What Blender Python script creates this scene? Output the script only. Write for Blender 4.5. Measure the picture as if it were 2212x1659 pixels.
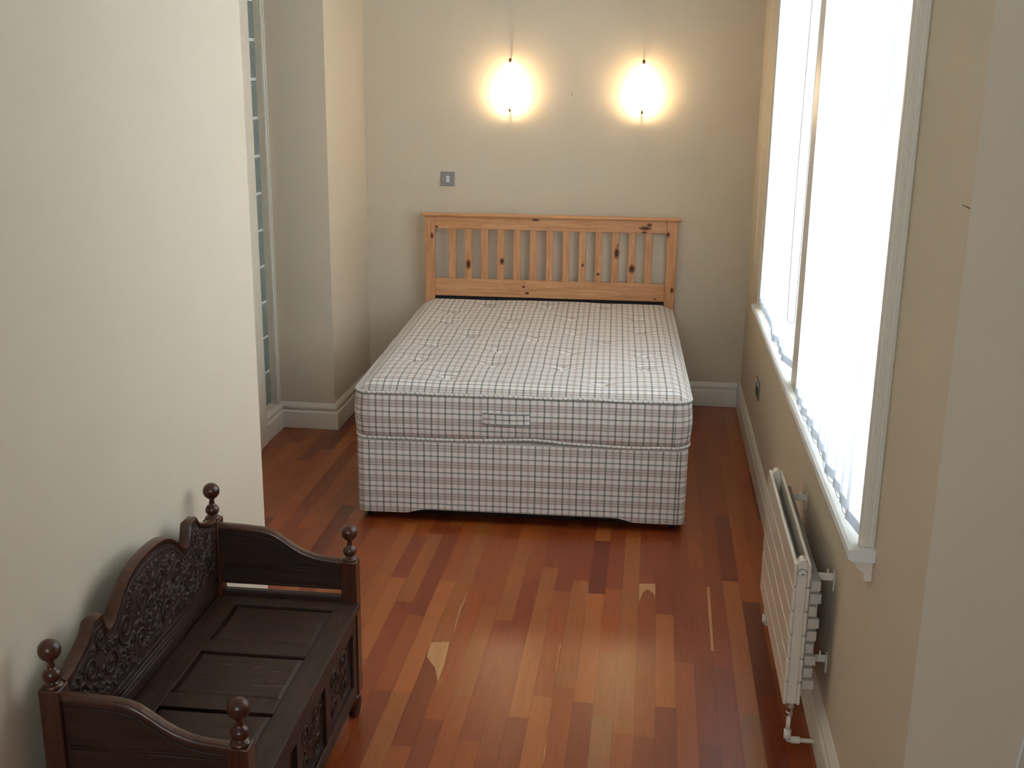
import bpy, bmesh, math, random
from mathutils import Vector, Matrix
random.seed(7)
PI = math.pi
R = math.radians
S = bpy.context.scene
COL = S.collection
for o in list(bpy.data.objects):
    bpy.data.objects.remove(o, do_unlink=True)

# ------------------------------------------------------------------ camera
YAW, PITCH, ROLL = -0.1204289, 0.27290148, 0.01287736
fw = Vector((math.sin(YAW)*math.cos(PITCH), math.cos(YAW)*math.cos(PITCH), -math.sin(PITCH)))
rt = fw.cross(Vector((0, 0, 1))).normalized()
up = rt.cross(fw)
rt2 = math.cos(ROLL)*rt + math.sin(ROLL)*up
up2 = -math.sin(ROLL)*rt + math.cos(ROLL)*up
cam = bpy.data.cameras.new('camera')
cam.sensor_width = 36
cam.lens = 2457.8/2212*36
cam.clip_start = 0.05
co = bpy.data.objects.new('camera', cam)
COL.objects.link(co)
M = Matrix((rt2, up2, -fw)).transposed().to_4x4()
M.translation = Vector((0, 0, 1.85))
co.matrix_world = M
S.camera = co

# ------------------------------------------------------------------ sky and light
w = bpy.data.worlds.new('world')
S.world = w
w.use_nodes = True
bg = w.node_tree.nodes['Background']
bg.inputs[0].default_value = (0.85, 0.925, 1.0, 1)
bg.inputs[1].default_value = 13.5
S.view_settings.view_transform = 'Standard'
S.view_settings.look = 'None'
S.view_settings.exposure = 0.34
S.view_settings.gamma = 1.0
S.view_settings.use_curve_mapping = False


def portal(name, loc, rot, sx, sy):
    l = bpy.data.lights.new(name, 'AREA')
    l.shape = 'RECTANGLE'
    l.size = sx
    l.size_y = sy
    l.cycles.is_portal = True
    o = bpy.data.objects.new(name, l)
    COL.objects.link(o)
    o.location = loc
    o.rotation_euler = rot
    return o


# portals sit in the side window and the added rear opening and the sky comes in through them
portal('window_portal', (0.74, 3.95, 1.8), (0, PI/2, 0), 2.1, 2.9)
portal('window_portal', (-0.4, -1.62, 2.1), (PI/2, 0, 0), 1.2, 1.0)

# ------------------------------------------------------------------ materials


class NT:
    def __init__(s, name):
        s.m = bpy.data.materials.new(name)
        s.m.use_nodes = True
        s.t = s.m.node_tree
        s.b = s.t.nodes['Principled BSDF']
        s.out = s.t.nodes['Material Output']

    def n(s, typ, **kw):
        nd = s.t.nodes.new(typ)
        for k, v in kw.items():
            setattr(nd, k, v)
        return nd

    def l(s, a, b):
        s.t.links.new(a, b)

    def val(s, sock, v):
        if hasattr(v, 'links') or hasattr(v, 'is_linked'):
            s.l(v, sock)
        else:
            sock.default_value = v

    def math(s, op, a, b=0.0, c=0.0):
        nd = s.n('ShaderNodeMath', operation=op)
        s.val(nd.inputs[0], a)
        s.val(nd.inputs[1], b)
        s.val(nd.inputs[2], c)
        return nd.outputs[0]

    def mix(s, fac, a, b, mode='MIX'):
        nd = s.n('ShaderNodeMix', data_type='RGBA', blend_type=mode)
        s.val(nd.inputs[0], fac)
        s.val(nd.inputs[6], a)
        s.val(nd.inputs[7], b)
        return nd.outputs[2]

    def coord(s, scale=(1, 1, 1), kind='Object'):
        tc = s.n('ShaderNodeTexCoord')
        mp = s.n('ShaderNodeMapping')
        mp.inputs['Scale'].default_value = scale
        s.l(tc.outputs[kind], mp.inputs[0])
        return mp.outputs[0]

    def noise(s, vec, scale, detail=4, rough=0.55, dist=0.0):
        nd = s.n('ShaderNodeTexNoise')
        s.l(vec, nd.inputs['Vector'])
        nd.inputs['Scale'].default_value = scale
        nd.inputs['Detail'].default_value = detail
        nd.inputs['Roughness'].default_value = rough
        nd.inputs['Distortion'].default_value = dist
        return nd.outputs[0]

    def ramp(s, fac, stops):
        nd = s.n('ShaderNodeValToRGB')
        e = nd.color_ramp.elements
        e[0].position, e[0].color = stops[0][0], (*stops[0][1], 1)
        e[1].position, e[1].color = stops[-1][0], (*stops[-1][1], 1)
        for p, c in stops[1:-1]:
            k = e.new(p)
            k.color = (*c, 1)
        s.l(fac, nd.inputs[0])
        return nd.outputs[0]

    def bump(s, h, strength=0.2, dist=0.002):
        nd = s.n('ShaderNodeBump')
        nd.inputs['Strength'].default_value = strength
        nd.inputs['Distance'].default_value = dist
        s.l(h, nd.inputs['Height'])
        s.l(nd.outputs[0], s.b.inputs['Normal'])

    def set(s, color=None, rough=0.5, metal=0.0, coat=0.0, spec=0.5, coat_rough=0.1):
        if color is not None:
            s.val(s.b.inputs['Base Color'], color if hasattr(color, 'is_linked') else (*color, 1))
        s.val(s.b.inputs['Roughness'], rough)
        s.b.inputs['Metallic'].default_value = metal
        s.b.inputs['Coat Weight'].default_value = coat
        s.b.inputs['Coat Roughness'].default_value = coat_rough
        s.b.inputs['Specular IOR Level'].default_value = spec
        return s.m


def paint(name, c, rough=0.6, amt=0.012, scale=4, bump=0.08):
    t = NT(name)
    v = t.coord()
    n = t.noise(v, scale, 3)
    hi = tuple(min(1, x*(1+amt)) for x in c)
    lo = tuple(x*(1-amt) for x in c)
    t.set(t.ramp(n, [(0.3, lo), (0.7, hi)]), rough)
    t.bump(t.noise(v, 220, 2), bump, 0.001)
    return t.m


def wood(name, dark, mid, light, axis=1, rough=0.4, scale=6.0, coat=0.0, stretch=12):
    t = NT(name)
    sc = [stretch]*3
    sc[axis] = 1.0
    v = t.coord(tuple(sc))
    n = t.noise(v, scale, 6, 0.6, 0.8)
    n2 = t.noise(v, scale*5, 3, 0.6, 0.2)
    f = t.math('ADD', t.math('MULTIPLY', n, 0.75), t.math('MULTIPLY', n2, 0.25))
    t.set(t.ramp(f, [(0.3, dark), (0.5, mid), (0.68, light)]), rough, coat=coat)
    t.bump(n2, 0.12, 0.0008)
    return t.m


M_WALL = paint('magnolia_paint', (0.72, 0.613, 0.462), 0.75)
M_CEIL = paint('ceiling_paint', (0.80, 0.79, 0.75), 0.8)
M_GLOSS = paint('cream_gloss_paint', (0.79, 0.725, 0.60), 0.35, 0.02, 5, 0.03)
M_WHITEPAINT = paint('white_gloss_paint', (0.78, 0.77, 0.73), 0.32, 0.02, 5, 0.03)
M_RAD = paint('radiator_enamel', (0.76, 0.69, 0.57), 0.3, 0.02, 6, 0.02)
M_FIN = paint('radiator_fin', (0.55, 0.50, 0.42), 0.5, 0.03, 6, 0.02)
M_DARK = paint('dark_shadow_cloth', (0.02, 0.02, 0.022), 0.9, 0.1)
M_MORTAR = paint('white_mortar', (0.82, 0.83, 0.82), 0.7, 0.05, 30)
M_PLASTIC = paint('white_plastic', (0.75, 0.74, 0.70), 0.35, 0.02)
M_BLACKP = paint('black_plastic', (0.02, 0.02, 0.022), 0.4, 0.05)
M_DARKMET = paint('dark_metal', (0.05, 0.045, 0.04), 0.4, 0.05)

M_PINE_X = wood('pine_grain_across', (0.50, 0.21, 0.082), (0.70, 0.345, 0.150), (0.80, 0.45, 0.22), 0, 0.38, 5, 0.15, 16)
M_PINE_Z = wood('pine_grain_upright', (0.48, 0.20, 0.078), (0.68, 0.325, 0.140), (0.79, 0.43, 0.21), 2, 0.38, 5, 0.15, 16)
M_KNOT = paint('pine_knot', (0.075, 0.018, 0.008), 0.4, 0.2, 60)
M_KNOT2 = paint('pine_knot_halo', (0.36, 0.13, 0.04), 0.4, 0.15, 60)
M_OAK_Y = wood('dark_oak_lengthwise', (0.012, 0.0048, 0.0028), (0.034, 0.0125, 0.0060), (0.054, 0.020, 0.009), 1, 0.55, 7, 0.0, 10)
M_OAK_X = wood('dark_oak_across', (0.012, 0.0046, 0.0027), (0.034, 0.0120, 0.0056), (0.054, 0.019, 0.0085), 0, 0.55, 7, 0.0, 10)
M_OAK_Z = wood('dark_oak_upright', (0.028, 0.0082, 0.0036), (0.064, 0.0190, 0.0082), (0.098, 0.032, 0.014), 2, 0.30, 7, 0.1, 10)


def metal(name, c, rough):
    t = NT(name)
    n = t.noise(t.coord((1, 1, 20)), 30, 3)
    t.set(t.ramp(n, [(0.3, tuple(x*0.9 for x in c)), (0.7, c)]), rough, 1.0)
    return t.m


M_STEEL = metal('brushed_steel', (0.42, 0.41, 0.39), 0.38)
M_CHROME = metal('chrome', (0.75, 0.74, 0.72), 0.15)
M_BRASS = metal('aged_brass', (0.36, 0.22, 0.12), 0.35)

# floor: every board carries its own tint as a colour attribute
t = NT('polished_hardwood_boards')
att = t.n('ShaderNodeAttribute', attribute_name='tint')
v = t.coord((14, 1, 14))
n = t.noise(v, 3.2, 6, 0.62, 1.2)
n2 = t.noise(t.coord((90, 5, 90)), 2.0, 3, 0.6, 0.3)
n3 = t.noise(t.coord((5, 1.2, 5)), 2.2, 3, 0.5, 0.6)
c = t.mix(t.math('MULTIPLY', t.math('SUBTRACT', n, 0.28), 1.1), att.outputs[0], (0.62, 0.45, 0.36, 1), 'MULTIPLY')
c = t.mix(t.math('MULTIPLY', n2, 0.35), c, (0.70, 0.62, 0.55, 1), 'MULTIPLY')
c = t.mix(t.math('MULTIPLY', t.math('SUBTRACT', n3, 0.35), 0.9), c, (1.25, 1.1, 0.95, 1), 'MULTIPLY')
t.set(c, 0.285, coat=0.0, spec=0.5)
t.bump(n3, 0.05, 0.003)
M_FLOOR = t.m

# plaid ticking, UVs are metres on the cloth


def plaid(name, base, p=0.0575, pv=0.070):
    t = NT(name)
    tc = t.n('ShaderNodeTexCoord')
    sep = t.n('ShaderNodeSeparateXYZ')
    t.l(tc.outputs['UV'], sep.inputs[0])
    nz = t.noise(tc.outputs['UV'], 9, 2)
    wob = t.math('MULTIPLY', t.math('SUBTRACT', nz, 0.5), 0.004)

    def stripe(axis, centre, hw, soft):
        period = p if axis == 0 else pv
        f = t.math('FRACT', t.math('DIVIDE', t.math('ADD', sep.outputs[axis], wob), period))
        d = t.math('ABSOLUTE', t.math('SUBTRACT', f, centre))
        nd = t.n('ShaderNodeMapRange')
        nd.interpolation_type = 'SMOOTHSTEP'
        t.l(d, nd.inputs[0])
        nd.inputs[1].default_value = hw
        nd.inputs[2].default_value = hw + soft
        nd.inputs[3].default_value = 1.0
        nd.inputs[4].default_value = 0.0
        return nd.outputs[0]
    cc = (*base, 1)
    green = (0.14, 0.19, 0.19, 1)
    brown = (0.46, 0.36, 0.26, 1)
    mauve = (0.52, 0.44, 0.44, 1)
    x = t.mix(t.math('MULTIPLY', stripe(1, 0.70, 0.20, 0.03), 0.34), cc, brown, 'MULTIPLY')
    x = t.mix(t.math('MULTIPLY', stripe(1, 0.53, 0.018, 0.02), 0.60), x, (0.32, 0.27, 0.25, 1), 'MULTIPLY')
    x = t.mix(t.math('MULTIPLY', stripe(1, 0.70, 0.018, 0.02), 0.55), x, (0.40, 0.30, 0.20, 1), 'MULTIPLY')
    x = t.mix(t.math('MULTIPLY', stripe(1, 0.87, 0.018, 0.02), 0.60), x, (0.32, 0.27, 0.25, 1), 'MULTIPLY')
    x = t.mix(t.math('MULTIPLY', stripe(1, 0.20, 0.028, 0.02), 0.75), x, green, 'MULTIPLY')
    x = t.mix(t.math('MULTIPLY', stripe(0, 0.75, 0.085, 0.02), 0.50), x, mauve, 'MULTIPLY')
    x = t.mix(t.math('MULTIPLY', stripe(0, 0.25, 0.040, 0.03), 0.62), x, green, 'MULTIPLY')
    x = t.mix(t.math('MULTIPLY', stripe(0, 0.25, 0.085, 0.02), 0.25), x, mauve, 'MULTIPLY')
    wv = t.noise(tc.outputs['UV'], 900, 1)
    t.set(x, 0.85, spec=0.25)
    t.b.inputs['Sheen Weight'].default_value = 0.2
    t.bump(wv, 0.15, 0.0006)
    return t.m


M_PLAID = plaid('plaid_ticking', (0.80, 0.74, 0.68))
M_PIPING = plaid('plaid_piping', (0.74, 0.70, 0.64), 0.04)
M_GREENPIPE = paint('green_grey_piping', (0.22, 0.25, 0.23), 0.85, 0.1, 80)
M_TUFT = paint('tuft_wool', (0.86, 0.86, 0.84), 0.9, 0.1, 80)
M_CREAMCLOTH = paint('cream_base_cloth', (0.56, 0.53, 0.46), 0.9, 0.06, 60)

# window glass
t = NT('clear_glass')
tr = t.n('ShaderNodeBsdfTransparent')
tr.inputs[0].default_value = (0.96, 0.98, 0.98, 1)
gl = t.n('ShaderNodeBsdfGlossy')
gl.inputs['Roughness'].default_value = 0.02
fr = t.n('ShaderNodeFresnel')
mx = t.n('ShaderNodeMixShader')
t.l(fr.outputs[0], mx.inputs[0])
t.l(tr.outputs[0], mx.inputs[1])
t.l(gl.outputs[0], mx.inputs[2])
t.l(mx.outputs[0], t.out.inputs[0])
M_GLASS = t.m

# blind cloth lets daylight through
t = NT('translucent_blind_cloth')
n = t.noise(t.coord((40, 40, 6)), 8, 2)
colr = t.ramp(n, [(0.3, (0.80, 0.83, 0.88)), (0.7, (0.88, 0.90, 0.93))])
df = t.n('ShaderNodeBsdfDiffuse')
tl = t.n('ShaderNodeBsdfTranslucent')
t.l(colr, df.inputs[0])
t.l(colr, tl.inputs[0])
mx = t.n('ShaderNodeMixShader')
mx.inputs[0].default_value = 0.52
t.l(df.outputs[0], mx.inputs[1])
t.l(tl.outputs[0], mx.inputs[2])
t.l(mx.outputs[0], t.out.inputs[0])
M_BLIND = t.m

# glass block
t = NT('glass_block')
n = t.noise(t.coord((1, 1, 1)), 28, 3, 0.6, 1.5)
t.set(t.ramp(n, [(0.3, (0.20, 0.245, 0.225)), (0.7, (0.28, 0.33, 0.31))]), 0.22, spec=0.6)
t.bump(n, 0.5, 0.004)
M_BLOCK = t.m

# glowing opal shade
t = NT('lit_opal_glass')
n = t.noise(t.coord(), 12, 2)
t.set(t.ramp(n, [(0.3, (0.9, 0.86, 0.78)), (0.7, (0.95, 0.92, 0.86))]), 0.25)
t.b.inputs['Emission Color'].default_value = (1.0, 0.74, 0.45, 1)
t.b.inputs['Emission Strength'].default_value = 27.0
tl = t.n('ShaderNodeBsdfTranslucent')
tl.inputs[0].default_value = (0.95, 0.90, 0.80, 1)
mx = t.n('ShaderNodeMixShader')
mx.inputs[0].default_value = 0.5
t.l(t.b.outputs[0], mx.inputs[1])
t.l(tl.outputs[0], mx.inputs[2])
t.l(mx.outputs[0], t.out.inputs[0])
M_OPAL = t.m
t = NT('opal_glass_inside')
n = t.noise(t.coord(), 12, 2)
cin = t.ramp(n, [(0.3, (0.93, 0.90, 0.84)), (0.7, (0.97, 0.95, 0.90))])
df = t.n('ShaderNodeBsdfDiffuse')
tl = t.n('ShaderNodeBsdfTranslucent')
t.l(cin, df.inputs[0])
t.l(cin, tl.inputs[0])
mx = t.n('ShaderNodeMixShader')
mx.inputs[0].default_value = 0.5
t.l(df.outputs[0], mx.inputs[1])
t.l(tl.outputs[0], mx.inputs[2])
t.l(mx.outputs[0], t.out.inputs[0])
M_OPALIN = t.m
t = NT('lit_bulb')
n = t.noise(t.coord(), 5, 1)
t.set(t.ramp(n, [(0.3, (0.9, 0.9, 0.85)), (0.7, (0.95, 0.95, 0.9))]), 0.4)
t.b.inputs['Emission Color'].default_value = (1.0, 0.80, 0.52, 1)
t.b.inputs['Emission Strength'].default_value = 25
M_BULB = t.m

# ------------------------------------------------------------------ mesh helpers


def link(name, bm, mats, parent=None, loc=None, rz=0.0, smooth=False, bevel=0.0, segs=2, auto=None):
    me = bpy.data.meshes.new(name)
    bmesh.ops.recalc_face_normals(bm, faces=bm.faces)
    bm.to_mesh(me)
    bm.free()
    if not isinstance(mats, (list, tuple)):
        mats = [mats]
    for m in mats:
        me.materials.append(m)
    if smooth:
        for p in me.polygons:
            p.use_smooth = True
    o = bpy.data.objects.new(name, me)
    COL.objects.link(o)
    if parent is not None:
        o.parent = parent
    if loc is not None:
        o.location = loc
    o.rotation_euler = (0, 0, rz)
    if bevel > 0:
        b = o.modifiers.new('bevel', 'BEVEL')
        b.width = bevel
        b.segments = segs
        b.limit_method = 'ANGLE'
        b.angle_limit = R(40)
    if auto:
        for p in me.polygons:
            p.use_smooth = True
        me.set_sharp_from_angle(angle=R(auto))
    return o


def box(bm, x0, x1, y0, y1, z0, z1, mi=0):
    vs = [bm.verts.new(p) for p in ((x0, y0, z0), (x1, y0, z0), (x1, y1, z0), (x0, y1, z0),
                                    (x0, y0, z1), (x1, y0, z1), (x1, y1, z1), (x0, y1, z1))]
    for f in ((0, 3, 2, 1), (4, 5, 6, 7), (0, 1, 5, 4), (1, 2, 6, 5), (2, 3, 7, 6), (3, 0, 4, 7)):
        bm.faces.new([vs[i] for i in f]).material_index = mi
    return vs


def boxm(*a):
    bm = bmesh.new()
    box(bm, *a)
    return bm


def prism(bm, pts, axis, a, b, mi=0):
    """closed outline pts (2D) extruded along axis from a to b"""
    def P(p, t):
        if axis == 0:
            return (t, p[0], p[1])
        if axis == 1:
            return (p[0], t, p[1])
        return (p[0], p[1], t)
    A = [bm.verts.new(P(p, a)) for p in pts]
    B = [bm.verts.new(P(p, b)) for p in pts]
    n = len(pts)
    fs = [bm.faces.new(A), bm.faces.new(B[::-1])]
    for i in range(n):
        fs.append(bm.faces.new((A[i], B[i], B[(i+1) % n], A[(i+1) % n])))
    for f in fs:
        f.material_index = mi


def lathe(bm, prof, cx=0, cy=0, seg=24, mi=0):
    rings = []
    for r, z in prof:
        if r < 1e-5:
            rings.append([bm.verts.new((cx, cy, z))])
        else:
            rings.append([bm.verts.new((cx+r*math.cos(2*PI*k/seg), cy+r*math.sin(2*PI*k/seg), z)) for k in range(seg)])
    for a, b in zip(rings, rings[1:]):
        for k in range(seg):
            k2 = (k+1) % seg
            if len(a) == 1 and len(b) == 1:
                continue
            if len(a) == 1:
                f = bm.faces.new((a[0], b[k], b[k2]))
            elif len(b) == 1:
                f = bm.faces.new((a[k], a[k2], b[0]))
            else:
                f = bm.faces.new((a[k], a[k2], b[k2], b[k]))
            f.material_index = mi
    if len(rings[0]) > 1:
        bm.faces.new(rings[0][::-1]).material_index = mi
    if len(rings[-1]) > 1:
        bm.faces.new(rings[-1]).material_index = mi


def tube(bm, pts, r, seg=8, closed=False, mi=0):
    pts = [Vector(p) for p in pts]
    n = len(pts)
    rad = r if callable(r) else (lambda i: r)
    rings = []
    nrm = None
    for i, p in enumerate(pts):
        if closed:
            d = (pts[(i+1) % n]-pts[i-1])
        else:
            d = pts[min(i+1, n-1)]-pts[max(i-1, 0)]
        d.normalize()
        if nrm is None:
            nrm = d.orthogonal().normalized()
        nrm = (nrm-d*nrm.dot(d))
        if nrm.length < 1e-6:
            nrm = d.orthogonal()
        nrm.normalize()
        b = d.cross(nrm)
        rings.append([bm.verts.new(p+(nrm*math.cos(2*PI*k/seg)+b*math.sin(2*PI*k/seg))*rad(i)) for k in range(seg)])
    m = n if closed else n-1
    for i in range(m):
        a, b = rings[i], rings[(i+1) % n]
        for k in range(seg):
            bm.faces.new((a[k], a[(k+1) % seg], b[(k+1) % seg], b[k])).material_index = mi
    if not closed:
        bm.faces.new(rings[0][::-1]).material_index = mi
        bm.faces.new(rings[-1]).material_index = mi


def tag(o, label, cat, group=None):
    o['label'] = label
    o['category'] = cat
    if group:
        o['group'] = group
    return o


def thing(name, label, cat, loc=(0, 0, 0), rz=0.0, group=None):
    o = bpy.data.objects.new(name, None)
    o.empty_display_size = 0.05
    COL.objects.link(o)
    o.location = loc
    o.rotation_euler = (0, 0, rz)
    return tag(o, label, cat, group)


def struct(name, bm, mats, parent=None, **kw):
    o = link(name, bm, mats, parent, **kw)
    if parent is None:
        o['kind'] = 'structure'
    return o


# ------------------------------------------------------------------ setting (metres, camera stands above the origin)
BACK = 6.307
RX = 0.538
PX = -1.26      # face of the white partition
PY = 3.468      # its end
LX = -1.895     # alcove's left wall
PIER_Y = 5.545
PIER_X = -1.602
CEIL = 3.0
REARY = -1.5
WY0, WY1, WZ0, WZ1 = 2.51, 5.14, 0.77, 2.85

# floor boards
BW, BX0 = 0.0615883, -0.4175454
TINT = {'L': (0.42, 0.126, 0.031), 'M': (0.37, 0.088, 0.020), 'D': (0.29, 0.058, 0.016), 'R': (0.20, 0.036, 0.014),
        'B': (0.36, 0.140, 0.055), 'P': (0.60, 0.31, 0.13)}
JOINTS = {-10: [(4.079, 'M')], -9: [(3.982, 'L')], -8: [(3.825, 'L')], -7: [(3.634, 'D'), (4.255, 'L')], -6: [(3.536, 'M')],
          -4: [(2.757, 'M'), (3.362, 'D')], -3: [(3.827, 'M')], -2: [(3.037, 'M'), (3.652, 'L'), (4.247, 'M')], -1: [(4.121, 'L')],
          0: [(2.707, 'D'), (3.892, 'D')], 1: [(2.948, 'D'), (3.538, 'L')], 2: [(3.074, 'L')], 3: [(3.901, 'L')], 4: [(3.056, 'D')],
          5: [(2.987, 'B')], 6: [(3.453, 'L')], 7: [(2.896, 'D'), (3.913, 'M')], 8: [(3.065, 'D'), (3.672, 'L')],
          9: [(2.973, 'M')], 10: [(4.082, 'D')], 11: [(3.325, 'D')], 12: [(3.063, 'B')], 13: [(3.172, 'R')]}


def floor():
    bm = bmesh.new()
    cl = bm.loops.layers.float_color.new('tint')
    rnd = random.Random(11)

    def face(pts, z, c):
        f = bm.faces.new([bm.verts.new((x, y, z)) for x, y in pts])
        for lp in f.loops:
            lp[cl] = (*c, 1)
    x_lo, x_hi = -3.0, 2.4
    face([(x_lo, REARY), (x_hi, REARY), (x_hi, BACK+0.1), (x_lo, BACK+0.1)], -0.0012, (0.03, 0.012, 0.008))
    k0 = int(math.floor((x_lo-BX0)/BW))
    k1 = int(math.ceil((x_hi-BX0)/BW))
    for k in range(k0, k1):
        xa, xb = BX0+k*BW+0.0003, BX0+(k+1)*BW-0.0003
        js = list(JOINTS.get(k, []))      # (joint y, tint of the board nearer than it)
        segs = []
        y = REARY
        known = sorted(js)
        ys = []
        if known:
            lo = known[0][0]
            yy = lo
            while yy > REARY:
                yy -= rnd.uniform(0.35, 0.95)
                ys.append((max(yy, REARY), None))
            ys = ys[::-1]
            ys += [(a, b) for a, b in known]
            yy = known[-1][0]
        else:
            yy = REARY - rnd.uniform(0, 0.6)
            ys.append((REARY, None))
        while yy < BACK:
            yy += rnd.uniform(0.35, 0.95)
            ys.append((min(yy, BACK+0.05), None))
        for (a, _), (b, tn) in zip(ys, ys[1:]):
            if b-a < 0.01:
                continue
            if tn:
                c = TINT[tn]
            else:
                c = TINT[rnd.choices('LMDR', (2.2, 4.5, 3.6, 1.2))[0]]
            g = rnd.uniform(0.88, 1.12)
            face([(xa, a+0.0002), (xb, a+0.0002), (xb, b-0.0002), (xa, b-0.0002)], 0.0, tuple(q*g for q in c))
    sap = [
        ([(-0.6685, 3.3567), (-0.6053, 3.366), (-0.5962, 3.2177), (-0.5963, 3.1088), (-0.6213, 3.1928), (-0.66, 3.2569)], 'P'),
        ([(0.0141, 3.9057), (0.0727, 3.9146), (0.0731, 3.7852), (0.0638, 3.8386), (0.0442, 3.8635), (0.0274, 3.8331), (0.0149, 3.7497)], 'P'),
        ([(-0.6032, 3.7272), (-0.6078, 3.5974), (-0.5996, 3.4076), (-0.6081, 3.5027), (-0.6139, 3.616)], 'P'),
        ([(-0.1742, 3.873), (-0.1699, 3.6054), (-0.1728, 3.7083), (-0.1755, 3.8026)], 'P'),
        ([(-0.2349, 3.4208), (-0.239, 3.3577), (-0.2354, 3.1768), (-0.2392, 3.2701), (-0.2409, 3.3799)], 'P'),
        ([(-0.231, 2.8523), (-0.2294, 2.786), (-0.2299, 2.7141), (-0.2332, 2.7854)], 'P'),
        ([(0.2615, 3.9174), (0.2726, 3.9191), (0.2657, 3.4321), (0.2575, 3.4309)], 'P'),
        ([(-0.5857, 3.1666), (-0.5946, 3.1141), (-0.597, 3.0493), (-0.5913, 3.055), (-0.5809, 3.1111)], 'L')]
    for pts, c in sap:
        face(pts, 0.0004, TINT[c])
    for k in range(10):     # a few more sapwood slivers elsewhere
        kk = rnd.randint(-28, 18)
        yy = rnd.choice([rnd.uniform(0, 2.6), rnd.uniform(4.2, 6.0)])
        xx = BX0+kk*BW+0.003
        L = rnd.uniform(0.1, 0.3)
        face([(xx, yy), (xx+0.007, yy+L*0.4), (xx+0.004, yy+L), (xx, yy+L*0.7)], 0.0004, TINT['P'])
    me = bpy.data.meshes.new('floor')
    bm.to_mesh(me)
    bm.free()
    me.materials.append(M_FLOOR)
    o = bpy.data.objects.new('floor', me)
    COL.objects.link(o)
    o['kind'] = 'structure'


floor()
T = 0.12
struct('ceiling', boxm(-3.0, 2.4, REARY-T, BACK+T, CEIL, CEIL+T), M_CEIL)
struct('wall_back', boxm(PIER_X-0.4, RX+0.3, BACK, BACK+T, 0, CEIL), M_WALL)
# pier: its face looks at the bed's foot, its side catches the lamp light
bm = bmesh.new()
box(bm, LX-0.2, PIER_X, PIER_Y, BACK+T, 0, CEIL)
struct('wall_pier', bm, M_WALL)
# window wall
bm = bmesh.new()
WT = 0.30
box(bm, RX, RX+WT, 2.33, BACK, 0, WZ0)
box(bm, RX, RX+WT, 2.33, BACK, WZ1, CEIL)
box(bm, RX, RX+WT, 2.33, WY0, WZ0, WZ1)
box(bm, RX, RX+WT, WY1, BACK, WZ0, WZ1)
bmesh.ops.remove_doubles(bm, verts=bm.verts, dist=1e-5)
struct('wall_right', bm, M_WALL)
bm = bmesh.new()
box(bm, RX, 2.4, 2.03, 2.03+WT, 0, CEIL)
struct('wall_return', bm, M_WALL)
struct('wall_near_right', boxm(2.2, 2.4, REARY, 2.03, 0, CEIL), M_WALL)
# partition in the left foreground
struct('wall_partition', boxm(PX-0.10, PX, REARY, PY, 0, CEIL), M_WALL)
# left alcove wall with the glass block strip
GY0, GY1, GZ0 = 5.24, 5.475, 0.142
bm = bmesh.new()
box(bm, LX-0.15, LX, 2.0, GY0, 0, CEIL)
box(bm, LX-0.15, LX, GY1, PIER_Y, 0, CEIL)
box(bm, LX-0.15, LX, GY0, GY1, 0, GZ0)
struct('wall_left', bm, M_WALL)
struct('wall_passage', boxm(LX, PX-0.10, 1.9, 2.0, 0, CEIL), M_WALL)
# wall behind the camera with an added window for extra daylight
bm = bmesh.new()
RW = (-1.0, 0.2, 1.6, 2.6)
box(bm, PX-0.1, RW[0], REARY-T, REARY, 0, CEIL)
box(bm, RW[1], 2.4, REARY-T, REARY, 0, CEIL)
box(bm, RW[0], RW[1], REARY-T, REARY, 0, RW[2])
box(bm, RW[0], RW[1], REARY-T, REARY, RW[3], CEIL)
struct('wall_rear', bm, M_WALL)

# glass block strip
bm = bmesh.new()
box(bm, LX-0.12, LX-0.030, GY0, GY1, GZ0, CEIL)
gw = struct('window_2', bm, M_MORTAR)
z = 0.142
zz = []
while z < CEIL-0.02:
    zz.append(z)
    z += 0.181
for z0 in zz:
    z1 = min(z0+0.181, CEIL)
    bm = bmesh.new()
    x = LX-0.022
    box(bm, LX-0.11, x, GY0+0.004, GY1-0.008, z0+0.008, z1-0.006)
    link('glass_block', bm, M_BLOCK, gw, bevel=0.006, segs=2, auto=40)
# casing round it
bm = bmesh.new()
CX = -1.868
box(bm, LX, CX, 5.115, 5.252, 0, CEIL)
box(bm, CX, CX+0.010, 5.115, 5.145, 0, CEIL)
box(bm, CX, CX+0.006, 5.152, 5.162, 0, CEIL)
struct('trim_1', bm, M_GLOSS, bevel=0.004)
bm = bmesh.new()
box(bm, LX, LX+0.010, 5.478, 5.512, 0.135, CEIL)
box(bm, LX+0.010, LX+0.016, 5.492, 5.502, 0.135, CEIL)
struct('trim_2', bm, M_GLOSS, bevel=0.003)

# baseboards: torus profile swept along plan paths
PROF = [(0.0, 0.0), (0.020, 0.0), (0.020, 0.085), (0.018, 0.092), (0.011, 0.096), (0.010, 0.101), (0.016, 0.104), (0.0175, 0.112),
        (0.015, 0.121), (0.010, 0.126), (0.008, 0.132), (0.004, 0.137), (0.0, 0.137)]


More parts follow.
